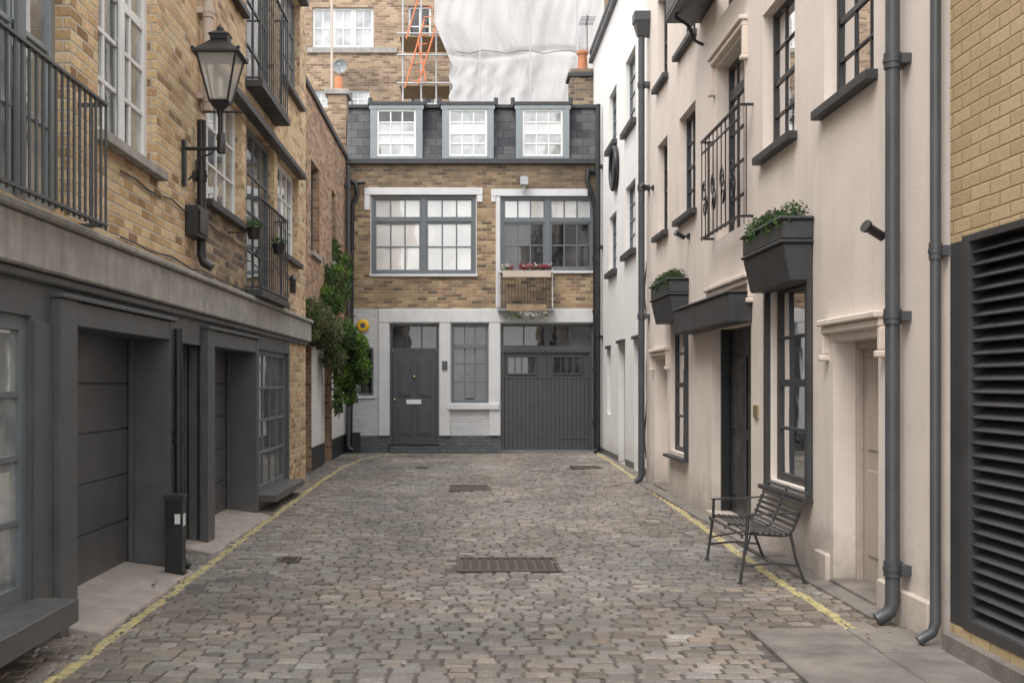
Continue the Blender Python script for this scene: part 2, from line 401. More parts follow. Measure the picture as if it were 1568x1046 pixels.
xs=[-3.2+i*.4 for i in range(17)]
for a_,b_ in zip(xs,xs[1:]):
    P.poly([(a_,1,dish(a_)-.013),(b_,1,dish(b_)-.013),(b_,D+.2,dish(b_)-.013),(a_,D+.2,dish(a_)-.013)],'mortar')
P.done()
P=Part('paving_slabs',road,.008)
yy=2.0
while yy<7.0:
    h=min(R(.6,.85),7.13-yy); xx=1.78
    for w in (.62,.45): 
        P.wbox(xx+.006,xx+w-.006,yy+.006,yy+h-.006,-.05,.002+R(-.003,.003),'slab'); xx+=w
    yy+=h
for k in range(8):
    y0=7.4+k*1.3; P.wbox(2.66,2.88,y0+.01,y0+1.28,-.05,.024+R(-.004,.004),'slab')
P.done()
P=Part('garage_aprons',road,.01)
FL=Fac('L',-1.64*H)
P.hexa([(-2.95,7.0,-.03),(-2.26,7.0,-.03),(-2.26,9.35,-.03),(-2.95,9.35,-.03),(-2.95,7.0,.10),(-2.28,7.0,.008),(-2.28,9.3,.008),(-2.95,9.3,.10)],'apron')
P.hexa([(-2.95,10.3,-.03),(-2.3,10.3,-.03),(-2.3,13.3,-.03),(-2.95,13.3,-.03),(-2.95,10.3,.10),(-2.36,10.3,.012),(-2.36,13.3,.012),(-2.95,13.3,.10)],'apron')
P.done()
for ci,c in enumerate(covers):
    P=Part('manhole_cover',None,.002); z=dish((c[0]+c[1])/2)+.004
    P.wbox(c[0],c[1],c[2],c[3],z-.05,z-.012,'iron')
    t=.03
    for b in ((c[0],c[1],c[2],c[2]+t),(c[0],c[1],c[3]-t,c[3]),(c[0],c[0]+t,c[2]+t,c[3]-t),(c[1]-t,c[1],c[2]+t,c[3]-t)): P.wbox(*b,z-.02,z+.003,'iron')
    nx=max(2,int((c[1]-c[0]-.08)/.075)); ny=max(2,int((c[3]-c[2]-.08)/.075))
    for i in range(nx):
        for j in range(ny):
            x=c[0]+.04+(c[1]-c[0]-.08)*(i+.5)/nx; y=c[2]+.04+(c[3]-c[2]-.08)*(j+.5)/ny
            P.wbox(x-.022,x+.022,y-.022,y+.022,z-.014,z,'iron')
    P.done()
P=Part('fallen_leaves')
for _ in range(230):
    if R(0,1)<.75:
        sd=random.choice((-1,1)); y=R(6,25); x=(-2.5+abs(random.gauss(0,.12))) if sd<0 else (2.62-abs(random.gauss(0,.15)))
    else: x,y=R(-2.2,2.4),R(5.5,25)
    z=dish(x)+.02+(.015 if abs(x)>2.3 else 0); a=R(0,6.28); L=R(.012,.03); c_,s_=math.cos(a),math.sin(a)
    P.poly([(x-c_*L,y-s_*L,z),(x-s_*L*.5,y+c_*L*.5,z+R(0,.01)),(x+c_*L,y+s_*L,z+.004),(x+s_*L*.5,y-c_*L*.5,z)],'litter')
P.done()

# ------------------------------------------------------------------ LEFT building
LB=empty('brick_mews_house',(-3,11,0))
bt=FL.Z(460,490); bb=FL.Z(460,522); end=FL.U(468)
gt=FL.Z(105,500)
U=FL.U
zw0=FL.Z(372,345); zw1=4.62; zfd=FL.Z(420,462)
zu0=FL.Z(460,165); zuf=FL.Z(425,190)
G1=(U(105),U(250),-.05,gt); G2=(U(320),U(385),-.05,gt); GN=(3.2,U(48),.30,gt+.03); GW=(U(397),U(442),FL.Z(442,733),gt+.06); GD=(U(268),U(312),-.05,gt+.0)
A=(3.0,U(108),bt+.08,5.2); B=(U(150),U(240),FL.Z(240,262),5.6)
C=(U(315),U(371),zw0,zw1); Dd=(U(377),U(420),zfd,zw1); E=(U(425),U(456),zw0,zw1)
C2=(U(320),U(371),zu0,7.3); D2=(U(377),U(420),zuf,7.3); E2=(U(430),U(459),zu0,7.3)
pier=U(443.5)
def lm(u,v):
    if v<bt-.1: return 'stock' if u>pier else 'dgrey'
    if 10.5<u<13.0 and v<zw0: return 'stockdark'
    return 'stock'
P=Part('walls',LB)
wall(P,FL,1.5,end,-.1,8.6,[G1,G2,GN,GW,GD,A,B,C,Dd,E,C2,D2,E2],lm,.34,us=(pier,10.5,13.0),vs=(bt-.1,))
P.poly([(FL.o,end,-.1),(FL.o-6,end,-.1),(FL.o-6,end,8.6),(FL.o,end,8.6)],'stock')
P.poly([(FL.o,1.5,8.6),(FL.o-6,1.5,8.6),(FL.o-6,end,8.6),(FL.o,end,8.6)],'slate')
P.done()
P=Part('concrete_band',LB,.012)
uu=1.5
for e_ in (4.4,7.1,9.9,13.2,end+.02):
    P.box(FL,uu+.004,e_-.004,bb,bt-.03,-.02,.09,'concrete'); uu=e_
P.box(FL,1.5,end+.03,bt-.028,bt+.022,-.02,.125,'concrete')
P.box(FL,1.5,end-.02,bb-.06,bb-.002,-.02,.05,'dgrey')
P.done()
P=Part('ground_floor_joinery',LB,.006)
for g0,g1 in ((U(105),U(250)),(U(320),U(385))):
    P.box(FL,g0-.30,g0-.003,-.05,gt+.16,-.02,.06,'dgrey'); P.box(FL,g1+.003,g1+.14,-.05,gt+.16,-.02,.06,'dgrey')
    P.box(FL,g0,g1,gt+.003,gt+.155,-.02,.055,'dgrey')
    P.box(FL,g0-.32,g1+.16,gt+.162,gt+.19,-.02,.085,'dgrey')
    n=5; z=0.06; hh=(gt-.05)/n
    P.box(FL,g0-.05,g1+.05,-.05,gt+.05,-.36,-.30,'dgrey2')
    for i in range(n): P.box(FL,g0+.001,g1-.001,z+i*hh+.005,z+(i+1)*hh-.005,-.299,-.285,'dgrey2')
    P.box(FL,g0,g0+.05,0,gt,-.28,-.24,'dgrey'); P.box(FL,g1-.05,g1,0,gt,-.28,-.24,'dgrey')
P.box(FL,GD[0]-.02,GD[1]+.02,-.05,gt+.02,-.2,-.14,'dgrey2')
for k in range(1,6):
    u=GD[0]+(GD[1]-GD[0])*k/6; P.box(FL,u-.004,u+.004,.05,gt-.03,-.14,-.128,'dgrey')
P.box(FL,GD[0],GD[0]+.07,-.05,gt,-.13,-.05,'dgrey'); P.box(FL,GD[1]-.07,GD[1],-.05,gt,-.13,-.05,'dgrey')
P.box(FL,GD[0]+.3,GD[0]+.34,.9,1.25,-.14,-.10,'steel')
window(P,FL,*GN,-.03,'midgrey','gl2',5,4,.09,.04)
window(P,FL,*GW,-.05,'midgrey','gm',4,4,.07,.035)
P.box(FL,GW[0]-.05,GW[1]+.05,GW[2]-.09,GW[2]-.004,-.1,.22,'dgrey')
P.box(FL,3.2,GN[1]+.05,.16,.295,-.1,.26,'dgrey'); 
P.box(FL,GN[1]+.02,G1[0]-.31,-.05,gt,-.02,.02,'dgrey')
P.done()
P=Part('upper_windows',LB,.004)
window(P,FL,A[0],A[1],A[2],A[3],-.1,'lightgrey','gl2',7,5,.09,.035)
for u in (4.3,5.6,6.6): P.box(FL,u-.06,u+.06,A[2],A[3],-.1,-.07,'midgrey')
window(P,FL,*B,-.08,'sash','gl2',4,6,.09,.035,sash=True)
P.box(FL,B[0]+.69,B[0]+.79,B[2],B[3],-.08,-.055,'sash')
window(P,FL,*C,-.08,'sash','gl2',4,3,.06,.03)
window(P,FL,*Dd,-.08,'midgrey','gm',4,4,.06,.03)
window(P,FL,*E,-.08,'sash','gl2',4,3,.06,.03)
window(P,FL,*C2,-.08,'sash','gl2',4,3,.06,.03); window(P,FL,*D2,-.08,'midgrey','gm',4,4,.06,.03); window(P,FL,*E2,-.08,'midgrey','gl2',4,3,.06,.03)
for w_ in (C,E,B,C2,E2): P.box(FL,w_[0]-.06,w_[1]+.06,w_[2]-.075,w_[2]-.004,-.05,.08,'lead' if w_ is not B else 'concrete')
P.box(FL,C[0]-.1,E[1]+.08,zw1+.004,zw1+.08,-.05,.12,'lead')
P.box(FL,C2[0]-.1,E2[1]+.08,7.304,7.4,-.05,.13,'lead')
P.box(FL,Dd[0]-.06,Dd[1]+.06,zfd-.08,zfd-.003,-.05,.2,'lead'); P.box(FL,D2[0]-.06,D2[1]+.06,zuf-.08,zuf-.003,-.05,.2,'lead')
P.done()
P=Part('juliet_balconies',LB)
railing(P,FL,3.2,FL.U(162,.18),FL.Z(160,352,.18),FL.Z(160,160,.18),.18,'pipe',42,.009)
railing(P,FL,Dd[0]-.02,Dd[1]+.02,zfd,zfd+1.05,.17,'pipe',13,.009)
railing(P,FL,D2[0]-.02,D2[1]+.02,zuf,zuf+1.3,.17,'pipe',13,.009)
P.done()
downpipe('downpipe',FL,U(305),FL.Z(305,190),8.4,.05,.08,'beigepipe',collars=(FL.Z(305,20),FL.Z(305,150)),shoe=False)
downpipe('downpipe',FL,U(297),FL.Z(297,412),FL.Z(297,185),.042,.07,'black',collars=(FL.Z(297,270),),shoe=True)
P=Part('meter_box',None,.008); P.box(FL,U(283),U(297)+.02,FL.Z(290,365),FL.Z(290,318),0,.12,'black'); P.box(FL,U(283)+.02,U(297),FL.Z(290,360),FL.Z(290,323),.12,.135,'black'); P.done()
downpipe('downpipe',FL,U(255),0.0,gt+.1,.035,.10,'black',collars=(1.1,.4),shoe=True)
P=Part('wall_cable'); 
for zz_,amp in ((2.62,.012),(zw0-.25,.02)):
    P.tube([FL.map(8.2+i*.35,zz_+amp*math.sin(i*1.9)+.01*math.sin(i*5),.018) for i in range(25)],.008,'black',5)
P.done()
P=Part('blue_wall_lamp',None,.003); u=U(441); z=FL.Z(441,437)
P.box(FL,u-.05,u+.05,z-.11,z+.08,.03,.11,'black'); P.tube([FL.map(u,z+.08,.07),FL.map(u,z+.15,.07)],[.07,.01],'black',8); P.done()
for x,y in ((389,345),(427,370)):
    P=Part('hanging_flower_pot'); u=U(x,.28); z=FL.Z(x,y+4,.28)
    P.tube([FL.map(u,z-.12,.28),FL.map(u,z,.28)],[.06,.085],'black',12); P.leaves(FL.map(u,z+.03,.28),(.09,.09,.05),70,.045,['leafd','leafm']); P.tube([FL.map(u,z-.05,.0),FL.map(u,z-.05,.2)],.008,'black',6); P.done()

# lantern
LN=empty('wall_lantern',(-2.2,10.04,4))
P=Part('lantern_frame',LN,.002); Y=10.04; X=-2.205
def zz(y): return H+(VY-y)*Y/f
def sq(h,z,rot=0): return [(X+sx_*h,Y+sy_*h,z) for sx_,sy_ in ((-1,-1),(1,-1),(1,1),(-1,1))]
b0,b1=sq(.08,zz(157)),sq(.175,zz(87))
for i in range(4):
    P.tube([b0[i],b1[i]],.011,'black',6); P.tube([b0[i],b0[(i+1)%4]],.012,'black',6); P.tube([b1[i],b1[(i+1)%4]],.014,'black',6)
P.hexa(sq(.215,zz(87)-.01)+sq(.21,zz(87)+.012),'black'); P.hexa(sq(.20,zz(87)+.013)+sq(.07,zz(64)),'black')
P.hexa(sq(.075,zz(64)+.001)+sq(.085,zz(56)),'black'); P.hexa(sq(.095,zz(56)+.001)+sq(.03,zz(48)),'black')
P.ball((X,Y,zz(46)),.035,'black'); P.tube([(X,Y,zz(44)),(X,Y,zz(37))],[.014,.003],'black',8)
for sx_,sy_ in ((-1,-1),(1,-1),(1,1),(-1,1)): P.ball((X+sx_*.2,Y+sy_*.2,zz(83)),.018,'black',8,6)
P.tube([(X,Y,zz(157)),(X,Y,zz(163)),(X,Y,zz(170)),(X,Y,zz(176)),(X,Y,zz(236))],[.09,.075,.03,.022,.02],'black',12)
P.tube([(X-.16,Y,zz(172)),(X+.2,Y,zz(172))],.01,'black',8)
P.tube([(X,Y,zz(215)),(X+.01,Y,zz(205)),(X+.01,Y,zz(235))],.04,'black',10)
P.tube([(FL.o,Y,zz(228)),(X+.03,Y,zz(228))],.017,'black',8)
sp=[]
for i in range(22):
    t=i/21; an=t*math.pi*1.5; sp.append((FL.o+.05+.22*t+.03*math.sin(an*2),Y,zz(228)-.28*(1-t)**1.3+.02*math.sin(an)))
P.tube(sp,.01,'black',6)
P.box(FL,Y-.04,Y+.04,zz(285),zz(215),0,.03,'black')
P.tube([(X,Y,zz(150)),(X,Y,zz(120))],.025,'sash',10)
P.done()
P=Part('lantern_panes',LN)
for i in range(4): P.poly([b0[i],b0[(i+1)%4],b1[(i+1)%4],b1[i]],'lglass')
P.done()
P=Part('black_bollard',None,.014); bx,by=-2.37,9.13
P.wbox(bx-.085,bx+.085,by-.075,by+.075,-.02,.02,'black'); P.wbox(bx-.07,bx+.07,by-.06,by+.06,.021,.60,'black'); P.wbox(bx-.08,bx+.08,by-.07,by+.07,.601,.655,'black')
P.wbox(bx+.071,bx+.074,by-.04,by+.04,.40,.50,'sash'); P.wbox(bx+.01,bx+.055,by-.064,by-.061,.42,.50,'sash')
P.done()

# ------------------------------------------------------------------ far-left house
F2=Fac('L',-2.76); LB2=empty('red_brick_side_house',(-3.2,21,0))
top2=F2.Z(525,240)+.05
hA=(F2.U(476),F2.U(489),F2.Z(489,395),F2.Z(489,262)); hB=(F2.U(508),F2.U(514),F2.Z(508,400),F2.Z(508,290))
dA=(F2.U(497),F2.U(508),-.1,2.2); dB=(F2.U(466),F2.U(477),-.1,2.3)
def lm2(u,v):
    if v<.42: return 'black'
    if v<2.45: return 'whitewall'
    return 'redbrick' 
P=Part('walls',LB2)
wall(P,F2,end,D,-.1,top2,[hA,hB,dA,dB],lm2,.25,vs=(.42,2.45),revmat='redbrick')
P.box(F2,end,D-.01,top2,top2+.1,-.3,.05,'lead'); P.box(F2,end+.1,D-.5,2.35,2.5,0,.1,'black')
for h in (dA,dB): P.box(F2,h[0]-.05,h[1]+.05,-.1,2.35,-.27,-.2,'door')
for h in (hA,hB): window(P,F2,*h,-.12,'dgrey','gd',2,4,.05,.03); P.box(F2,h[0]-.05,h[1]+.05,h[2]-.08,h[2]-.003,-.05,.06,'concrete')
P.done()
downpipe('downpipe',F2,D-.35,0.05,top2-.2,.05,.09,'pipe',collars=(2.6,4.4,6.0))
P=Part('brick_chimney',None,.01); P.wbox(-3.35,-2.9,27,27.6,5,8.5,'backbrick'); P.wbox(-3.42,-2.83,26.93,27.67,8.5,8.62,'concrete'); P.tube([(-3.12,27.3,8.6),(-3.12,27.3,9.0)],.1,'copper',12); P.done()

# climbing plant
CP=empty('climbing_plant',(-2.4,22,2))
P=Part('foliage',CP)
def cw(x,y,Yd): return ((x-VX)*Yd/f,Yd,H+(VY-y)*Yd/f)
cl=[(510,395,23.5,.17,.5,.45,650,'s'),(518,435,23,.26,.5,.45,1200,'m'),(503,462,21.5,.30,.6,.32,1400,'m'),(488,487,19.2,.24,.8,.30,1700,'o'),(497,508,20,.32,.8,.28,1700,'o'),
    (520,512,21.5,.33,.5,.33,1400,'m'),(542,532,22,.30,.35,.32,1300,'b'),(550,562,22,.25,.3,.32,1100,'b'),(530,575,22,.26,.3,.32,900,'b'),(535,600,22,.16,.2,.25,400,'b'),(517,610,21.5,.09,.15,.32,260,'m'),(512,548,21,.22,.35,.25,800,'o'),(528,412,24,.18,.3,.38,450,'m'),(508,362,23.8,.07,.15,.35,150,'m'),(500,430,22,.20,.4,.35,600,'s'),(477,480,18.3,.16,.5,.26,900,'o'),(475,505,18.3,.12,.4,.16,400,'o')]
sets={'s':['leafd','leafm'],'m':['leafd','leafm','leafm','leafb'],'o':['leafd','leafo','leafo','leafm'],'b':['leafd','leafm','leafb','leafb']}
for x,y,Yd,rx,ry,rz,n,k in cl:
    P.leaves(cw(x,y,Yd),(rx,ry,rz),int(n*1.5),.078,sets[k],droop=.5)
P.done()
P=Part('stems',CP)
for _ in range(30):
    x=R(485,548); Yd=R(20.5,23.5); p0=Vector(cw(500,500,22)); p1=Vector(cw(x,R(360,605),Yd))
    P.tube([p0,(p0+p1)/2+Vector((R(-.1,.1),0,R(0,.2))),p1],.008,'twig',5)
P.done()
P=Part('wall_planter_trough',CP,.01); P.wbox(-2.75,-2.45,19.8,23.2,2.55,2.72,'lead'); P.done()

# ------------------------------------------------------------------ RIGHT cream building
FR=Fac('R',1.83*H); U=FR.U; Z=FR.Z
RB=empty('cream_rendered_house',(3.2,12,0)); RB2=empty('yellow_brick_building',(3.2,5,0))
ub=U(1455)
z1b,z1t=Z(1168,240),Z(1168,25); z2b,z2t=Z(1040,85),Z(1040,85)+1.28
cols=[(U(1338),U(1262)),(U(1217),U(1168)),(U(1065),U(1040)),(U(1022),U(1007))]
fd=(U(1140),U(1097),Z(1097,368),Z(1097,105))
holes=[(a_,b_,z1b,z1t) for a_,b_ in cols]+[(a_,b_,z2b,z2t) for a_,b_ in cols]+[fd,(fd[0],fd[1],z2b-.3,z2t)]
dr=(U(1345),U(1276),-.05,Z(1276,523)); tw=(U(1241),U(1180),Z(1241,752),Z(1180,440)); bd=(U(1150),U(1090),.02,Z(1090,505)); w4=(U(1053),U(1027),Z(1053,697),Z(1027,490)); nd=(U(1022),U(1003),-.05,Z(1022,548))
holes+=[dr,tw,bd,w4,nd]
cend=U(990)
P=Part('walls',RB)
wall(P,FR,ub,cend,-.1,9.6,holes,lambda u,v:'cream',.26)
P.poly([(FR.o,cend,-.1),(FR.o+6,cend,-.1),(FR.o+6,cend,9.6),(FR.o,cend,9.6)],'cream')
P.poly([(FR.o,ub,9.6),(FR.o+6,ub,9.6),(FR.o+6,cend,9.6),(FR.o,cend,9.6)],'slate')
P.done()
P=Part('windows',RB,.004)
for i,(a_,b_) in enumerate(cols):
    for (p,q) in ((z1b,z1t),(z2b,z2t)):
        window(P,FR,a_,b_,p,q,-.10,'black',['curt','gl','gl2','gl2'] if i==0 else ['gl2','gl','gl2','gl2'],3,4,.045,.022,sash=True)
        P.box(FR,a_-.08,b_+.08,p-.075,p-.003,-.08,.085,'lead')
window(P,FR,fd[0],fd[1],fd[2],fd[3]-.35,-.14,'black','gm',4,4,.06,.025)
window(P,FR,fd[0],fd[1],fd[3]-.345,fd[3],-.14,'black','gm',4,1,.05,.025)
window(P,FR,fd[0],fd[1],z2b-.3,z2t,-.14,'black','gm',4,5,.06,.025)
window(P,FR,*tw,-.06,'lead',['gl2','gl2','gl2','gm'],1,4,.07,.03,sash=True); 
P.box(FR,tw[0]-.07,tw[0]-.002,tw[2]-.05,tw[3],-.04,.05,'lead'); P.box(FR,tw[1]+.002,tw[1]+.07,tw[2]-.05,tw[3],-.04,.05,'lead'); P.box(FR,tw[0]-.08,tw[1]+.08,tw[2]-.09,tw[2]-.052,-.04,.10,'lead')
window(P,FR,*w4,-.06,'lead',['gl2','gl2','gm','gm'],1,4,.06,.03,sash=True)
P.box(FR,w4[0]-.06,w4[0]-.002,w4[2]-.05,w4[3],-.04,.05,'lead'); P.box(FR,w4[0]-.07,w4[1]+.07,w4[2]-.09,w4[2]-.052,-.04,.10,'lead')
P.done()
P=Part('doors',RB,.006)
P.box(FR,dr[0],dr[1],-.05,dr[3]+.02,-.26,-.22,'beige'); P.box(FR,dr[0],dr[0]+.05,0,dr[3],-.22,-.17,'beige'); P.box(FR,dr[1]-.05,dr[1],0,dr[3],-.22,-.17,'beige'); P.box(FR,dr[0]+.05,dr[1]-.05,dr[3]-.06,dr[3],-.22,-.172,'beige')
P.box(FR,dr[0]+.15,dr[1]-.15,.25,.9,-.22,-.208,'beige'); P.box(FR,dr[0]+.15,dr[1]-.15,1.05,1.75,-.22,-.208,'beige')
P.box(FR,dr[0]+.1,dr[0]+.14,1.0,1.12,-.22,-.16,'black')
P.box(FR,dr[0],dr[1],-.05,.05,-.22,.03,'slab')
P.box(FR,bd[0],bd[1],.0,bd[3]+.02,-.25,-.2,'black'); P.box(FR,bd[0],bd[0]+.06,.02,bd[3],-.2,-.1,'black'); P.box(FR,bd[1]-.06,bd[1],.02,bd[3],-.2,-.1,'black')
P.box(FR,bd[0]-.05,bd[1]+.05,-.05,.09,-.2,.06,'creamtrim')
for k in (0,1):
    u0=bd[0]+.14+k*(bd[1]-bd[0]-.2)/2; u1=u0+(bd[1]-bd[0]-.36)/2
    for z0,z1 in ((.3,.95),(1.05,1.85)): P.box(FR,u0,u1,z0,z1,-.2,-.188,'black')
P.ball(FR.map(bd[0]+.18,1.0,-.15),.03,'brass')
P.box(FR,nd[0],nd[1],-.05,nd[3]+.02,-.26,-.2,'beige'); P.box(FR,nd[0],nd[1],-.05,.06,-.2,.02,'slab')
P.done()
P=Part('mouldings',RB,.01)
def hood(a_,b_,zt,drop,s=.0,o=.10,t=.06):
    P.box(FR,a_-o-t,b_+o+t,zt+.10,zt+.15,-.02,.085,'creamtrim'); P.box(FR,a_-o-t+.015,b_+o+t-.015,zt+.04,zt+.098,-.02,.055,'creamtrim')
    for u0,u1 in ((a_-o-t,a_-o),(b_+o,b_+o+t)):
        P.box(FR,u0+.003,u1-.003,zt-drop,zt+.039,-.02,.05,'creamtrim'); P.box(FR,u0-.01,u1+.01,zt-drop-.05,zt-drop-.002,-.02,.07,'creamtrim')
hood(dr[0],dr[1],dr[3]+.02,.12); hood(nd[0],nd[1],nd[3],.12); hood(fd[0],fd[1],fd[3],.25,o=.06); hood(bd[0],bd[1],bd[3]+.33,.1,o=.02)
for a_,b_ in ((ub+.25,dr[0]-.05),(dr[1]+.08,tw[0]-.2)):
    P.box(FR,a_,b_,-.05,.22,-.02,.035,'creamtrim')
P.done()
P=Part('door_canopy',RB,.012); zc0,zc1=Z(1152,493,0),Z(1152,446,0)
P.box(FR,U(1152),U(1061),zc0,zc1-.02,0,.24,'lead'); P.box(FR,U(1152)-.015,U(1061)+.015,zc1-.018,zc1+.01,0,.26,'lead')
P.done()
P=Part('ornate_balcony',RB)
zb0,zb1=Z(1080,378),Z(1080,232); a_,b_=U(1138,.1),U(1080,.1)
railing(P,FR,a_,b_,zb0,zb1,.14,'black',9,.007)
P.box(FR,a_,b_,zb1-.14,zb1-.125,.13,.15,'black')
for k in range(4):
    cu=a_+(b_-a_)*(k+.5)/4
    for s_ in (-1,1):
        pts=[]
        for i in range(26):
            t=i/25; an=t*math.pi*3.2; rr=.13*(1-t*.8); pts.append(FR.map(cu+s_*(.02+rr*math.sin(an)*.8),zb0+.45+(.25-rr)*s_*.6+rr*math.cos(an),.155))
        P.tube(pts,.008,'black',5)
P.done()
P=Part('upper_window_box',RB,.01); zz2=Z(1070,40); 
P.box(FR,U(1150),U(1072),zz2,zz2+.06,0,.42,'black'); P.box(FR,U(1150),U(1072),zz2+.06,zz2+.32,.36,.42,'black'); P.box(FR,U(1150),U(1150)+.05,zz2+.06,zz2+.32,0,.358,'black')
for u in (U(1146),U(1080)):
    P.tube([FR.map(u,zz2-.35,.02),FR.map(u,zz2-.3,.12),FR.map(u,zz2-.12,.2),FR.map(u,zz2-.01,.36)],.02,'black',8)
P.done()

def planter(un,uf,zt):
    E_=empty('window_box_planter',FR.map((un+uf)/2,zt,.13)); P=Part('lead_box',E_,.012)
    z1=zt-.19; z2=zt-.53; w=.26
    P.box(FR,un,uf,z1,zt-.03,0,w,'lead'); P.box(FR,un-.02,uf+.02,zt-.03,zt+.0,0,w+.025,'lead')
    P.box(FR,un-.01,uf+.01,z1-.03,z1-.002,0,w+.02,'lead')
    P.hexa([FR.map(un+.03,z2,0),FR.map(uf-.03,z2,0),FR.map(uf-.03,z2,w*.75),FR.map(un+.03,z2,w*.75),FR.map(un+.01,z1-.032,0),FR.map(uf-.01,z1-.032,0),FR.map(uf-.01,z1-.032,w),FR.map(un+.01,z1-.032,w)],'lead')
    P.done(); P=Part('plants',E_)
    n=9
    for i in range(n):
        u=un+(uf-un)*(i+.5)/n; P.leaves(FR.map(u,zt+.02+R(-.02,.03),.14),(.13,.11,R(.07,.12)),420,.028,['leafd','leafd','leafd','leafm'],cull=-.6)
    for i in range(5): P.leaves(FR.map(R(un,uf),zt-.03,.27),(.04,.08,.08),50,.03,['leafd','leafm'],droop=1)
    P.done()
planter(9.18,10.5,Z(1248,330)); planter(14.35,15.75,Z(1055,425))
lv=(3.0,U(1478),Z(1478,962),Z(1478,362))
P=Part('walls',RB2)
wall(P,FR,1.5,ub-.0,-.1,9.6,[lv],lambda u,v:'yelbrick' if v>lv[3]-.02 or v<lv[2] else 'louvre',.2,vs=(lv[3]-.02,lv[2]),revmat='louvre')
P.poly([(FR.o,1.5,9.6),(FR.o+6,1.5,9.6),(FR.o+6,ub,9.6),(FR.o,ub,9.6)],'slate'); P.done()
P=Part('louvre_panel',RB2,.002)
P.box(FR,lv[0]-.05,lv[1]+.05,lv[2]-.05,lv[3]+.05,-.25,-.15,'dark')
P.box(FR,lv[0],lv[1]-.061,lv[3]-.04,lv[3]+.002,-.1,.008,'louvre'); P.box(FR,lv[1]-.06,lv[1]+.02,lv[2],lv[3]+.001,-.1,.010,'louvre'); P.box(FR,lv[0],lv[1]-.061,lv[2]-.002,lv[2]+.06,-.1,.008,'louvre')
n=30
for i in range(n):
    z=lv[2]+.08+(lv[3]-lv[2]-.16)*i/(n-1)
    P.hexa([FR.map(lv[0],z-.03,-.015),FR.map(lv[1]-.06,z-.03,-.015),FR.map(lv[1]-.06,z+.025,-.09),FR.map(lv[0],z+.025,-.09),FR.map(lv[0],z-.022,-.008),FR.map(lv[1]-.06,z-.022,-.008),FR.map(lv[1]-.06,z+.035,-.085),FR.map(lv[0],z+.035,-.085)],'louvre')
P.box(FR,1.6,ub-.03,-.08,.1,-.02,.06,'slab')
P.done()
zc=[Z(1387,95),Z(1387,485),Z(1387,870)]
downpipe('downpipe',FR,U(1388),0.02,9.3,.046,.09,'pipe',collars=zc)
downpipe('downpipe',FR,U(1448),0.02,9.3,.032,.06,'pipe',collars=(Z(1448,385),))
downpipe('downpipe',FR,U(994),0.02,Z(990,62),.05,.12,'pipe',collars=(2.6,4.6,6.2),hopper=Z(990,45))
def seccam(name,F,x,y,s=1):
    P=Part(name,None,.003); u=F.U(x); z=F.Z(x,y)
    P.box(F,u-.04*s,u+.04*s,z-.04*s,z+.04*s,0,.03,'black'); P.tube([F.map(u,z,.03),F.map(u,z,.12*s)],.015,'black',8)
    c=Vector(F.map(u,z+.01,.13*s)); d=Vector((-.9,-.35,.45)).normalized()
    P.tube([c-d*.07*s,c+d*.06*s,c+d*.065*s,c+d*.09*s],[.032*s,.032*s,.042*s,.045*s],'black',14); P.done()
seccam('security_camera',FR,1370,358,1.0); seccam('security_camera',FR,1056,362,.9); seccam('security_camera',FR,1001,288,.9)
P=Part('door_entry_panel',None,.003); P.box(FR,U(1162),U(1156),Z(1158,640),Z(1158,620),0,.02,'brass'); P.done()

# ------------------------------------------------------------------ white house (right, far)
FW=Fac('R',3.03); WB=empty('white_rendered_house',(3.4,21,0)); u0=cend
hw=[(FW.U(973),FW.U(958),FW.Z(958,392),FW.Z(958,290)),(FW.U(944),FW.U(933),FW.Z(933,420),FW.Z(933,335)),(FW.U(973),FW.U(958),FW.Z(958,205),FW.Z(958,98)),(FW.U(944),FW.U(933),FW.Z(933,232),FW.Z(933,150))]
hd=[(FW.U(983),FW.U(971),.0,2.35),(FW.U(957),FW.U(947),.0,2.35),(FW.U(935),FW.U(930),.9,2.3)]
wt=FW.Z(940,0)
P=Part('walls',WB)
wall(P,FW,u0,D+1.5,-.1,wt,hw+hd,lambda u,v:'whitewall' if v>.12 else 'dgrey',.2,vs=(.12,))
P.box(FW,u0,D+1.5,wt,wt+.12,-.3,.07,'lead'); P.box(FW,u0,D+1.5,wt-.2,wt-.1,0.002,.09,'pipe')
for h in hw: window(P,FW,*h,-.08,'midgrey','gm',2,4,.05,.03); P.box(FW,h[0]-.1,h[1]+.1,h[2]-.1,h[2]-.003,-.05,.1,'lead')
for h in hd: P.box(FW,h[0]-.02,h[1]+.02,-.1,h[3]+.02,-.2,-.12,'door'); P.box(FW,h[0]-.05,h[1]+.05,h[3]+.003,h[3]+.06,-.02,.05,'lead')
P.done()
P=Part('round_wall_plaque'); c=FW.map(FW.U(944),FW.Z(944,258),0)
ring=[(c[0]-.06,c[1]+.42*math.cos(a*math.pi/12),c[2]+.42*math.sin(a*math.pi/12)) for a in range(25)]
P.tube(ring,.05,'black',8,False); P.tube([(c[0],c[1],c[2]),(c[0]-.05,c[1],c[2])],.40,'lead',24)
P.done()
downpipe('downpipe',FW,D-.5,0.02,FW.Z(918,170),.055,.10,'black',collars=(2.6,4.6,6.4))
P=Part('wall_cable'); pts=[]
for i in range(30):
    t=i/29; pts.append(FW.map(u0+.9+.12*math.sin(t*9),.3+3.3*t,.05+.015*math.sin(t*17)))
P.tube(pts,.014,'black',6); P.done()

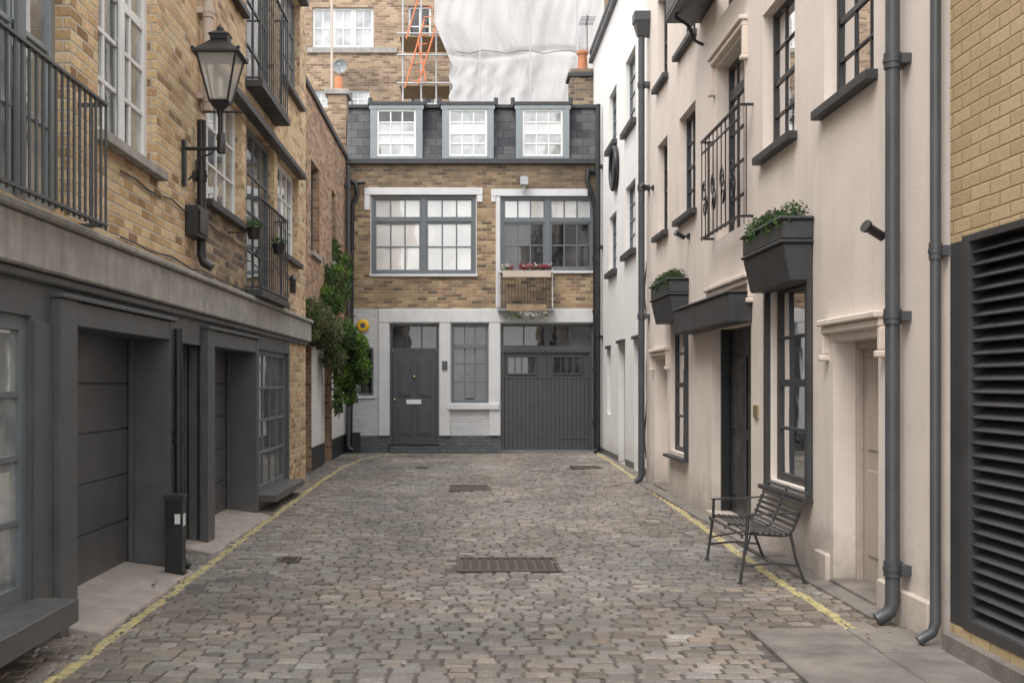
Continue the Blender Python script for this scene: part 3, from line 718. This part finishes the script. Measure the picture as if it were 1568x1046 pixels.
# ------------------------------------------------------------------ REAR house
FB=Fac('F',D); U=FB.U; Zb=lambda y: FB.Z(0,y)
HB=empty('rear_brick_house',(0,26,0))
x0,x1=-2.76,3.03
win1=(U(567),U(730),Zb(420),Zb(300)); win2=(U(765),U(912),Zb(415),Zb(301))
door=(U(597),U(672),Zb(690),Zb(496)); wing=(U(691),U(748),Zb(617),Zb(496)); gar=(U(767),U(908),Zb(690),Zb(496)); sw=(U(549),U(572),Zb(606),Zb(533))
pl=Zb(667); gtp=Zb(473)
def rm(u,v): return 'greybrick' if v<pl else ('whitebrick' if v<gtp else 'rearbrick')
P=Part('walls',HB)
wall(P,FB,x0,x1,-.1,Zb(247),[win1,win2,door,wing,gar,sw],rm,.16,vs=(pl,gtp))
P.done()
P=Part('white_lintels_and_trim',HB,.008)
P.box(FB,U(580),U(912),Zb(494),Zb(474),-.01,.05,'white')
for a_,b_ in ((580,596),(673,689.5),(749,766)): P.box(FB,U(a_),U(b_),pl,Zb(494.5),-.01,.045,'white')
P.box(FB,U(685),U(764),Zb(627),Zb(618),-.01,.09,'white')
for (a_,b_,t) in ((558,739,288),(752,900,290)):
    P.box(FB,U(a_),U(b_),Zb(t+11),Zb(t),-.01,.03,'white')
P.box(FB,U(558),U(566.5),Zb(322),Zb(299.2),-.01,.028,'white'); P.box(FB,U(730.5),U(739),Zb(310),Zb(299.2),-.01,.028,'white'); P.box(FB,U(752),U(759),Zb(310),Zb(301.2),-.01,.028,'white')
for w_ in (win1,win2): P.box(FB,w_[0]-.02,w_[1]+.02,w_[2]-.06,w_[2]-.003,-.1,.05,'white')
P.box(FB,U(759),U(766),Zb(472),Zb(301.5),-.01,.02,'white')
P.box(FB,x0,x1-.02,Zb(252),Zb(244),-.05,.08,'lead')
P.done()
P=Part('windows',HB,.004)
for wi,w_ in enumerate((win1,win2)):
    a_,b_,c_,d_=w_; K='midgrey'
    P.box(FB,a_-.003,a_+.02,c_-.003,d_+.003,-.11,-.02,'white'); P.box(FB,b_-.02,b_+.003,c_-.003,d_+.003,-.11,-.02,'white')
    P.box(FB,a_+.021,a_+.09,c_-.003,d_+.003,-.12,-.03,K); P.box(FB,b_-.09,b_-.021,c_-.003,d_+.003,-.12,-.03,K)
    P.box(FB,a_+.09,b_-.09,c_-.003,c_+.06,-.12,-.032,K); P.box(FB,a_+.09,b_-.09,d_-.06,d_+.003,-.12,-.032,K)
    m_=(a_+b_)/2; P.box(FB,m_-.055,m_+.055,c_+.06,d_-.06,-.12,-.034,K)
    tr_=d_-.05-.50
    for (p,q) in ((a_+.09,m_-.055),(m_+.055,b_-.09)):
        P.box(FB,p,q,tr_-.04,tr_+.04,-.12,-.036,K)
        window(P,FB,p,q,tr_+.04,d_-.06,-.05,K,'gl',3,1,.035,.030)
        window(P,FB,p,q,c_+.06,tr_-.04,-.05,K,'gl' if wi==0 else 'gd',3,2,.045,.030)
window(P,FB,*wing,-.05,'midgrey','gd',3,4,.07,.028); 
window(P,FB,*sw,-.05,'midgrey','gd',1,2,.05,.03); P.box(FB,sw[0]-.05,sw[1]+.05,sw[2]-.06,sw[2]-.003,-.05,.06,'white')
P.box(FB,wing[0]+.07,wing[1]-.07,Zb(534),Zb(527),-.05,-.02,'midgrey')
P.done()
P=Part('front_door',HB,.006)
a_,b_=door[0],door[1]
window(P,FB,a_,b_,Zb(537),door[3],-.06,'door','gd',3,1,.06,.03)
P.box(FB,a_-.002,a_+.06,door[2],Zb(537)-.004,-.12,-.03,'door'); P.box(FB,b_-.06,b_+.002,door[2],Zb(537)-.004,-.12,-.03,'door')
P.box(FB,a_+.06,b_-.06,Zb(680),Zb(537)-.004,-.12,-.075,'door')
m_=(a_+b_)/2
for (p,q) in ((a_+.17,m_-.05),(m_+.05,b_-.17)):
    for z0,z1 in ((Zb(668),Zb(622)),(Zb(608),Zb(548))):
        P.box(FB,p,q,z0,z1,-.075,-.062,'door'); P.box(FB,p+.05,q-.05,z0+.05,z1-.05,-.062,-.045,'door')
P.box(FB,U(622),U(645),Zb(619),Zb(612),-.075,-.045,'sash'); P.ball(FB.map(U(634),Zb(577),-.03),.035,'brass'); P.ball(FB.map(U(604),Zb(612),-.04),.03,'brass')
P.box(FB,a_,b_,-.08,Zb(681),-.12,.12,'greybrick'); P.box(FB,a_-.0,b_+.0,Zb(681)+.001,Zb(679)+.02,-.12,.14,'lead')
P.done()
P=Part('garage_doors',HB,.005)
a_,b_=gar[0],gar[1]
window(P,FB,a_+.0,(a_+b_)/2,Zb(533),gar[3],-.05,'door','gd',2,1,.06,.03); window(P,FB,(a_+b_)/2+.006,b_,Zb(533),gar[3],-.05,'door','gd',2,1,.06,.03)
P.box(FB,a_,b_,-.08,Zb(533)-.004,-.16,-.10,'door')
P.box(FB,a_,b_,Zb(540),Zb(533)-.005,-.10,-.04,'door'); P.box(FB,a_,a_+.08,-.02,Zb(540)-.003,-.10,-.045,'door'); P.box(FB,b_-.08,b_,-.02,Zb(540)-.003,-.10,-.045,'door')
w1=(U(776),U(822)); w2=(U(846),U(893))
for (p,q) in (w1,w2): window(P,FB,p,q,Zb(574),Zb(545),-.06,'door','gd',4,1,.035,.022,dep=.03)
n=20; aa=a_+.085; bb_=b_-.085
for i in range(n):
    p=aa+(bb_-aa)*i/n; q=aa+(bb_-aa)*(i+1)/n
    P.box(FB,p+.002,q-.002,.03,Zb(580),-.10,-.082,'door')
P.box(FB,aa,bb_,Zb(580)+.003,Zb(576),-.10,-.075,'door')
m_=(a_+b_)/2; P.box(FB,m_-.012,m_+.012,.03,Zb(541),-.08,-.068,'door')
P.box(FB,U(856),U(905),Zb(672),Zb(670),-.082,-.068,'door'); P.box(FB,U(856),U(857.5),Zb(686),Zb(672.2),-.082,-.068,'door')
P.box(FB,a_,b_,-.08,.012,-.1,.02,'slab')
P.done()
P=Part('window_balcony',HB)
railing(P,FB,U(764),U(845),Zb(474),Zb(420),.25,'pipe',17,.009)
P.box(FB,U(764),U(765.5),Zb(474),Zb(414),.235,.265,'white'); P.box(FB,U(844),U(845.5),Zb(474),Zb(414),.235,.265,'white')
P.box(FB,U(762),U(847),Zb(477),Zb(474.5),.02,.28,'lightgrey'); P.done()
P=Part('flower_box'); P.box(FB,U(769),U(842),Zb(427),Zb(417),.27,.42,'beigepipe')
for i in range(10):
    p=FB.map(U(772+i*7.3),Zb(413),.34); P.leaves(p,(.08,.09,.07),90,.05,['leafd','leafm']); P.leaves((p[0],p[1]-.04,p[2]+.03),(.09,.08,.06),60,.045,['petr','petr','petw'])
P.done()
P=Part('trailing_flower_box'); P.box(FB,U(775),U(835),Zb(478),Zb(468),.3,.4,'wood')
for i in range(8): P.leaves(FB.map(U(777+i*8),Zb(482),.37),(.1,.06,.12),60,.05,['leafo','leafm','petw'],droop=1)
P.done()
P=Part('burglar_alarm_box',None,.01); c=FB.map(U(556),Zb(499),0)
P.tube([(c[0],c[1],c[2]),(c[0],c[1]-.07,c[2]),(c[0],c[1]-.10,c[2])],[.15,.15,.11],'yellow',8); P.tube([(c[0],c[1]-.1,c[2]),(c[0],c[1]-.105,c[2])],.06,'dgrey',16); P.done()
P=Part('floodlight',None,.008); c=FB.map(U(802),Zb(278),0)
P.wbox(c[0]-.06,c[0]+.06,c[1]-.05,c[1]-.001,c[2]+.0,c[2]+.12,'lightgrey'); P.wbox(c[0]-.09,c[0]+.09,c[1]-.25,c[1]-.12,c[2]-.12,c[2]+.06,'steel'); P.tube([(c[0],c[1]-.04,c[2]+.02),(c[0],c[1]-.14,c[2]-.01)],.03,'lightgrey',8); P.tube([(c[0],c[1]-.15,c[2]-.1),(c[0],c[1]-.15,c[2]-.28)],.035,'steel',10); P.done()
P=Part('door_entry_panel',None,.004); P.box(FB,U(677),U(685),Zb(566),Zb(553),.046,.08,'dgrey'); P.done()
P=Part('waste_pipe_stack')
P.tube([FB.map(U(534),Zb(275),.1),FB.map(U(545),Zb(283),.12),FB.map(U(548),Zb(300),.12),FB.map(U(540),Zb(315),.1),FB.map(U(537),Zb(690),.1)],.05,'black',10)
P.tube([FB.map(U(533),Zb(283),.1),FB.map(U(560),Zb(281),.1)],.04,'black',10)
P.wbox(U(540),U(552),D-.22,D-.02,0,Zb(662),'black'); P.done()
P=Part('soil_pipe'); 
P.tube([FB.map(U(900),Zb(262),.1),FB.map(U(898),Zb(280),.14),FB.map(U(906),Zb(300),.14),FB.map(U(911),Zb(325),.1),FB.map(U(911),.02,.1)],.055,'black',12)
P.tube([FB.map(U(916),Zb(268),.1),FB.map(U(900),Zb(262),.1)],.06,'black',10)
for y in (330,400,480,570,650): P.tube([FB.map(U(911),Zb(y),.1),FB.map(U(911),Zb(y)+.08,.1)],.07,'black',12)
P.done()
P=Part('mansard_roof',HB,.004)
zr0,zr1=Zb(245),FB.Z(0,165,-.5)
P.poly([(x0,D+.02,zr0),(x1,D+.02,zr0),(x1,D+.5,zr1),(x0,D+.5,zr1)],'slate')
P.poly([(x0,D+.5,zr1),(x1,D+.5,zr1),(x1,D+6,zr1+.1),(x0,D+6,zr1+.1)],'slate')
P.wbox(x0,x1,D+.42,D+.56,zr1-.03,zr1+.05,'lead')
dm=[(567,647),(677,756),(790,872)]
for a_,b_ in dm:
    p,q=U(a_),U(b_); z0=zr0+.02; z1=zr1-.06
    P.wbox(p,p+.05,D+.06,D+.6,z0,z1,'lead'); P.wbox(q-.05,q,D+.06,D+.6,z0,z1,'lead')
    P.wbox(p-.06,q+.06,D-.02,D+.8,z1,z1+.07,'lead')
    P.wbox(p-.03,q+.03,D+.0,D+.055,z1-.10,z1-.002,'lightgrey')
    P.wbox(p,p+.15,D+.005,D+.058,z0,z1-.102,'lightgrey'); P.wbox(q-.15,q,D+.005,D+.058,z0,z1-.102,'lightgrey')
    P.wbox(p+.15,q-.15,D-.03,D+.058,z0-.01,z0+.06,'lightgrey')
    window(P,FB,p+.15,q-.15,z0+.062,z1-.105,-.03,'sash',['gl2','gl','gl2','gd'] if a_==567 else ['gl2','gl2','gl','gl2'] ,3,4,.045,.032,sash=True)
for xx in (565,650,672,760,786,876):
    P.tube([(U(xx),D+.35,zr1-.05),(U(xx),D+.35,zr1+.18)],.05,'lead',10)
P.done()

# ------------------------------------------------------------------ background
BB=empty('background_brick_house',(-4,33,0)); FK=Fac('F',33.0); U=FK.U; Zk=lambda y:FK.Z(0,y)
P=Part('walls',BB)
hk=[(U(478),U(572),Zk(73),Zk(12)),(U(476),U(506),Zk(165),Zk(138)),(U(530),U(566),Zk(165),Zk(138)),(U(625),U(668),Zk(165),Zk(130)),(U(625),U(660),Zk(70),Zk(10))]
wall(P,FK,-10,6,4,14,hk,lambda u,v:'backbrick',.2)
P.box(FK,U(470),U(608),Zk(82),Zk(74),-.02,.06,'concrete')
P.box(FK,-10,6,14,14.1,-.3,.06,'concrete')
P.done()
P=Part('windows',BB,.004)
a_,b_,c_,d_=hk[0]
for k in range(3): window(P,FK,a_+(b_-a_)*k/3+.005,a_+(b_-a_)*(k+1)/3-.005,c_,d_,-.08,'sash','gl2',2,2,.07,.035)
for h in hk[1:3]: window(P,FK,*h,-.08,'sash','gl2',2,2,.06,.035)
for h in hk[3:]: window(P,FK,*h,-.08,'sash','gd',2,2,.06,.035)
P.done()
P=Part('satellite_dish'); c=Vector(((521-VX)*32.7/f,32.7,H+(VY-103)*32.7/f))
rs=[];ps=[]
for i in range(7):
    t=i/6; rs.append(max(.002,.2*t)); ps.append((c.x+.05*0,c.y-.07*t*t,c.z))
P.tube(ps,rs,'lightgrey',20,False); P.tube([(c.x,c.y,c.z),(c.x,c.y+.3,c.z-.1)],.02,'steel',8); P.tube([(c.x,c.y-.05,c.z-.18),(c.x,c.y-.3,c.z-.02)],.01,'steel',6); P.ball((c.x,c.y-.3,c.z-.02),.035,'steel'); P.done()
P=Part('scaffolding')
def sk(x,y,Yd): return ((x-VX)*Yd/f,Yd,H+(VY-y)*Yd/f)
for x in (508,617,645,668,690):
    m='beigepipe' if x==508 else 'steel'
    P.tube([sk(x,200,30.5),sk(x,-60,30.5)],.035 if x==508 else .026,m,8)
for y in (52,85,128,160): P.tube([sk(608,y,30.4),sk(700,y,30.4)],.025,'steel',8)
for x0_,y0_,x1_,y1_ in ((622,60,640,0),(640,130,668,40),(620,135,650,30),(652,125,640,60)):
    P.tube([sk(x0_,y0_,30.2),sk(x1_,y1_,30.2)],.022,'orange',8)
for y in (55,130): 
    a_=sk(612,y,30.6); b_=sk(695,y,30.6); P.wbox(a_[0],b_[0],30.6,32,a_[2]-.04,a_[2],'wood'); 
for k in range(9):
    y=125-k*14; P.tube([sk(633+k*2.2,y,30.1),sk(645+k*2.2,y-1,30.1)],.014,'orange',6)
for x in range(720,930,46): P.tube([sk(x,190,30.75),sk(x,-80,30.75)],.026,'steel',8)
for y in (20,80,135): P.tube([sk(690,y,30.75),sk(930,y,30.75)],.026,'steel',8)
for x in (735,812,884): P.tube([sk(x,175,29.45),sk(x,-80,29.45)],.022,'steel',8)
P.done()
P=Part('scaffold_sheeting')
nx,nz=150,70; idx=len(P.v)
for j in range(nz+1):
    for i in range(nx+1):
        s_=i/nx; t=j/nz; y=175-t*260
        xl=690-25*max(0,min(1,(95-y)/60)) if y<95 else 690+3*math.sin(y*.2)
        x=xl+(925-xl)*s_
        if j==0: y+=6*math.sin(s_*14)
        n1=mnoise.noise(Vector((s_*6+t*2.0,t*2.0,1.7))); n2=mnoise.noise(Vector((s_*13-t*3.5,t*1.6,5.1))); n3=abs(mnoise.noise(Vector((s_*30+t*5,t*3.5,8.1))))
        seam=.10*math.exp(-((y-82-6*math.sin(s_*7))/4)**2)
        dd=30.0+.22*n1+.16*n2+.06*n3+seam
        P.v.append(sk(x,y,dd))
k=P.m('sheet')
for j in range(nz):
    for i in range(nx):
        a_=idx+j*(nx+1)+i; P.f.append((a_,a_+1,a_+nx+2,a_+nx+1)); P.mi.append(k); P.sm.append(True)
for i in range(12):
    x=700+i*19; P.tube([sk(x,80+3*math.sin(i*2.),29.5),sk(x+19,80+3*math.sin(i*2.+2),29.5)],.010,'dgrey',5)
P.done()
P=Part('chimney_stack',None,.01); 
a_=sk(873,160,27); b_=sk(905,120,27); P.wbox(a_[0],b_[0]+.1,26.9,27.5,6.5,b_[2],'stockdark'); P.wbox(a_[0]-.06,b_[0]+.16,26.84,27.56,b_[2],b_[2]+.1,'lead'); P.wbox(a_[0]-.02,b_[0]+.12,26.88,27.52,b_[2]+.1,b_[2]+.2,'stockdark')
c=sk(892,110,27.2); P.tube([(c[0],c[1],b_[2]+.2),(c[0],c[1],b_[2]+.6),(c[0],c[1],b_[2]+.62),(c[0],c[1],b_[2]+.7)],[.13,.11,.14,.14],'copper',14); P.done()
P=Part('tv_antenna'); c=sk(899,80,27.3); 
P.tube([c,(c[0],c[1],c[2]+.9)],.014,'lead',6); 
for k in range(7): P.tube([(c[0]-.18+.0,c[1]-.3+k*.1,c[2]+.75),(c[0]+.18,c[1]-.3+k*.1,c[2]+.75)],.007,'lead',5)
P.tube([(c[0],c[1]-.35,c[2]+.75),(c[0],c[1]+.35,c[2]+.75)],.01,'lead',5); P.done()

# ------------------------------------------------------------------ bench
BN=empty('garden_bench',(2.35,9.3,0)); P=Part('end_frames',BN)
y0,y1=8.72,9.92; dx=.05
pr=[(x+dx,z) for x,z in [(2.095,.365),(2.09,.39),(2.12,.402),(2.25,.392),(2.38,.382),(2.455,.388),(2.485,.42),(2.52,.50),(2.56,.60),(2.60,.69),(2.615,.72)]]
for y in (y0+.03,(y0+y1)/2,y1-.03):
    P.tube([(x,y,z-.014) for x,z in pr],.011,'bench',6)
for y in (y0,y1):
    q=lambda L:[(x+dx,y,z) for x,z in L]
    P.tube(q([(2.13,.53),(2.125,.39),(2.10,.2),(2.07,0)]),[.012,.013,.012,.012],'bench',8)
    P.tube(q([(2.46,.40),(2.50,.2),(2.575,0)]),[.013,.012,.012],'bench',8)
    P.tube(q([(2.09,.14),(2.32,.16),(2.525,.14)]),.009,'bench',6)
    P.hexa([(2.11+dx,y-.02,.528),(2.545+dx,y-.02,.548),(2.545+dx,y+.02,.548),(2.11+dx,y+.02,.528),(2.11+dx,y-.02,.54),(2.545+dx,y-.02,.56),(2.545+dx,y+.02,.56),(2.11+dx,y+.02,.54)],'bench')
    for x_ in (2.07,2.575): P.tube([(x_+dx,y,0),(x_+dx,y,.012)],.022,'bench',8)
P.tube([(2.315+dx,y0,.16),(2.315+dx,y1,.16)],.009,'bench',6)
P.tube([(2.10+dx,y0,.2),(2.315+dx,(y0+y1)/2,.34),(2.10+dx,y1,.2)],.008,'bench',6)
P.done()
P=Part('slats',BN,.002)
def along(pr,d):
    for (a,b),(c,e) in zip(pr,pr[1:]):
        L=math.hypot(c-a,e-b)
        if d<=L: t=d/L; return (a+(c-a)*t,b+(e-b)*t,(c-a)/L,(e-b)/L)
        d-=L
tot=sum(math.hypot(c-a,e-b) for (a,b),(c,e) in zip(pr,pr[1:]))
n=17
for i in range(n):
    x,z,tx,tz=along(pr,(i+.3)/n*tot); w=.0125; h=.004; nx_,nz_=-tz,tx
    q=[(x-tx*w,z-tz*w),(x+tx*w,z+tz*w),(x+tx*w+nx_*h*2,z+tz*w+nz_*h*2),(x-tx*w+nx_*h*2,z-tz*w+nz_*h*2)]
    P.hexa([(q[k][0],y0,q[k][1]) for k in range(4)]+[(q[k][0],y1,q[k][1]) for k in range(4)],'bench')
P.done()

# ------------------------------------------------------------------ light, world, camera
w=bpy.data.worlds.new('World'); scene.world=w; w.use_nodes=True
nt=w.node_tree; bg=nt.nodes['Background']; sky=nt.nodes.new('ShaderNodeTexSky'); sky.sky_type='NISHITA'; sky.sun_disc=False
d=Vector((.42,.62,-1.15)).normalized(); el=math.asin(-d.z); az=math.atan2(-d.x,-d.y)
sky.sun_elevation=el; sky.sun_rotation=az; sky.dust_density=3; sky.air_density=1.0
# overcast: a bright even cloud layer mixed over the clear-sky model
mx=nt.nodes.new('ShaderNodeMix'); mx.data_type='RGBA'; mx.inputs[0].default_value=.88; mx.inputs[7].default_value=(17.3,17.2,17.2,1)
nt.links.new(sky.outputs[0],mx.inputs[6]); nt.links.new(mx.outputs[2],bg.inputs[0]); bg.inputs[1].default_value=.15
sl=bpy.data.lights.new('sun','SUN'); sl.energy=2.4; sl.angle=math.radians(28); sl.color=(1,.955,.90)
so=bpy.data.objects.new('sun',sl); scene.collection.objects.link(so); so.rotation_euler=d.to_track_quat('-Z','Y').to_euler(); so.location=(-10,-10,30)
cam=bpy.data.cameras.new('camera'); co=bpy.data.objects.new('camera',cam); scene.collection.objects.link(co)
co.location=(0,0,H); co.rotation_euler=(math.radians(90),0,0); cam.sensor_width=36; cam.lens=f/1568*36
cam.shift_x=(784-VX)/1568; cam.shift_y=(VY-523)/1568; cam.clip_end=2000; cam.clip_start=.05
scene.camera=co
scene.view_settings.view_transform='Standard'; scene.view_settings.look='None'; scene.view_settings.exposure=0
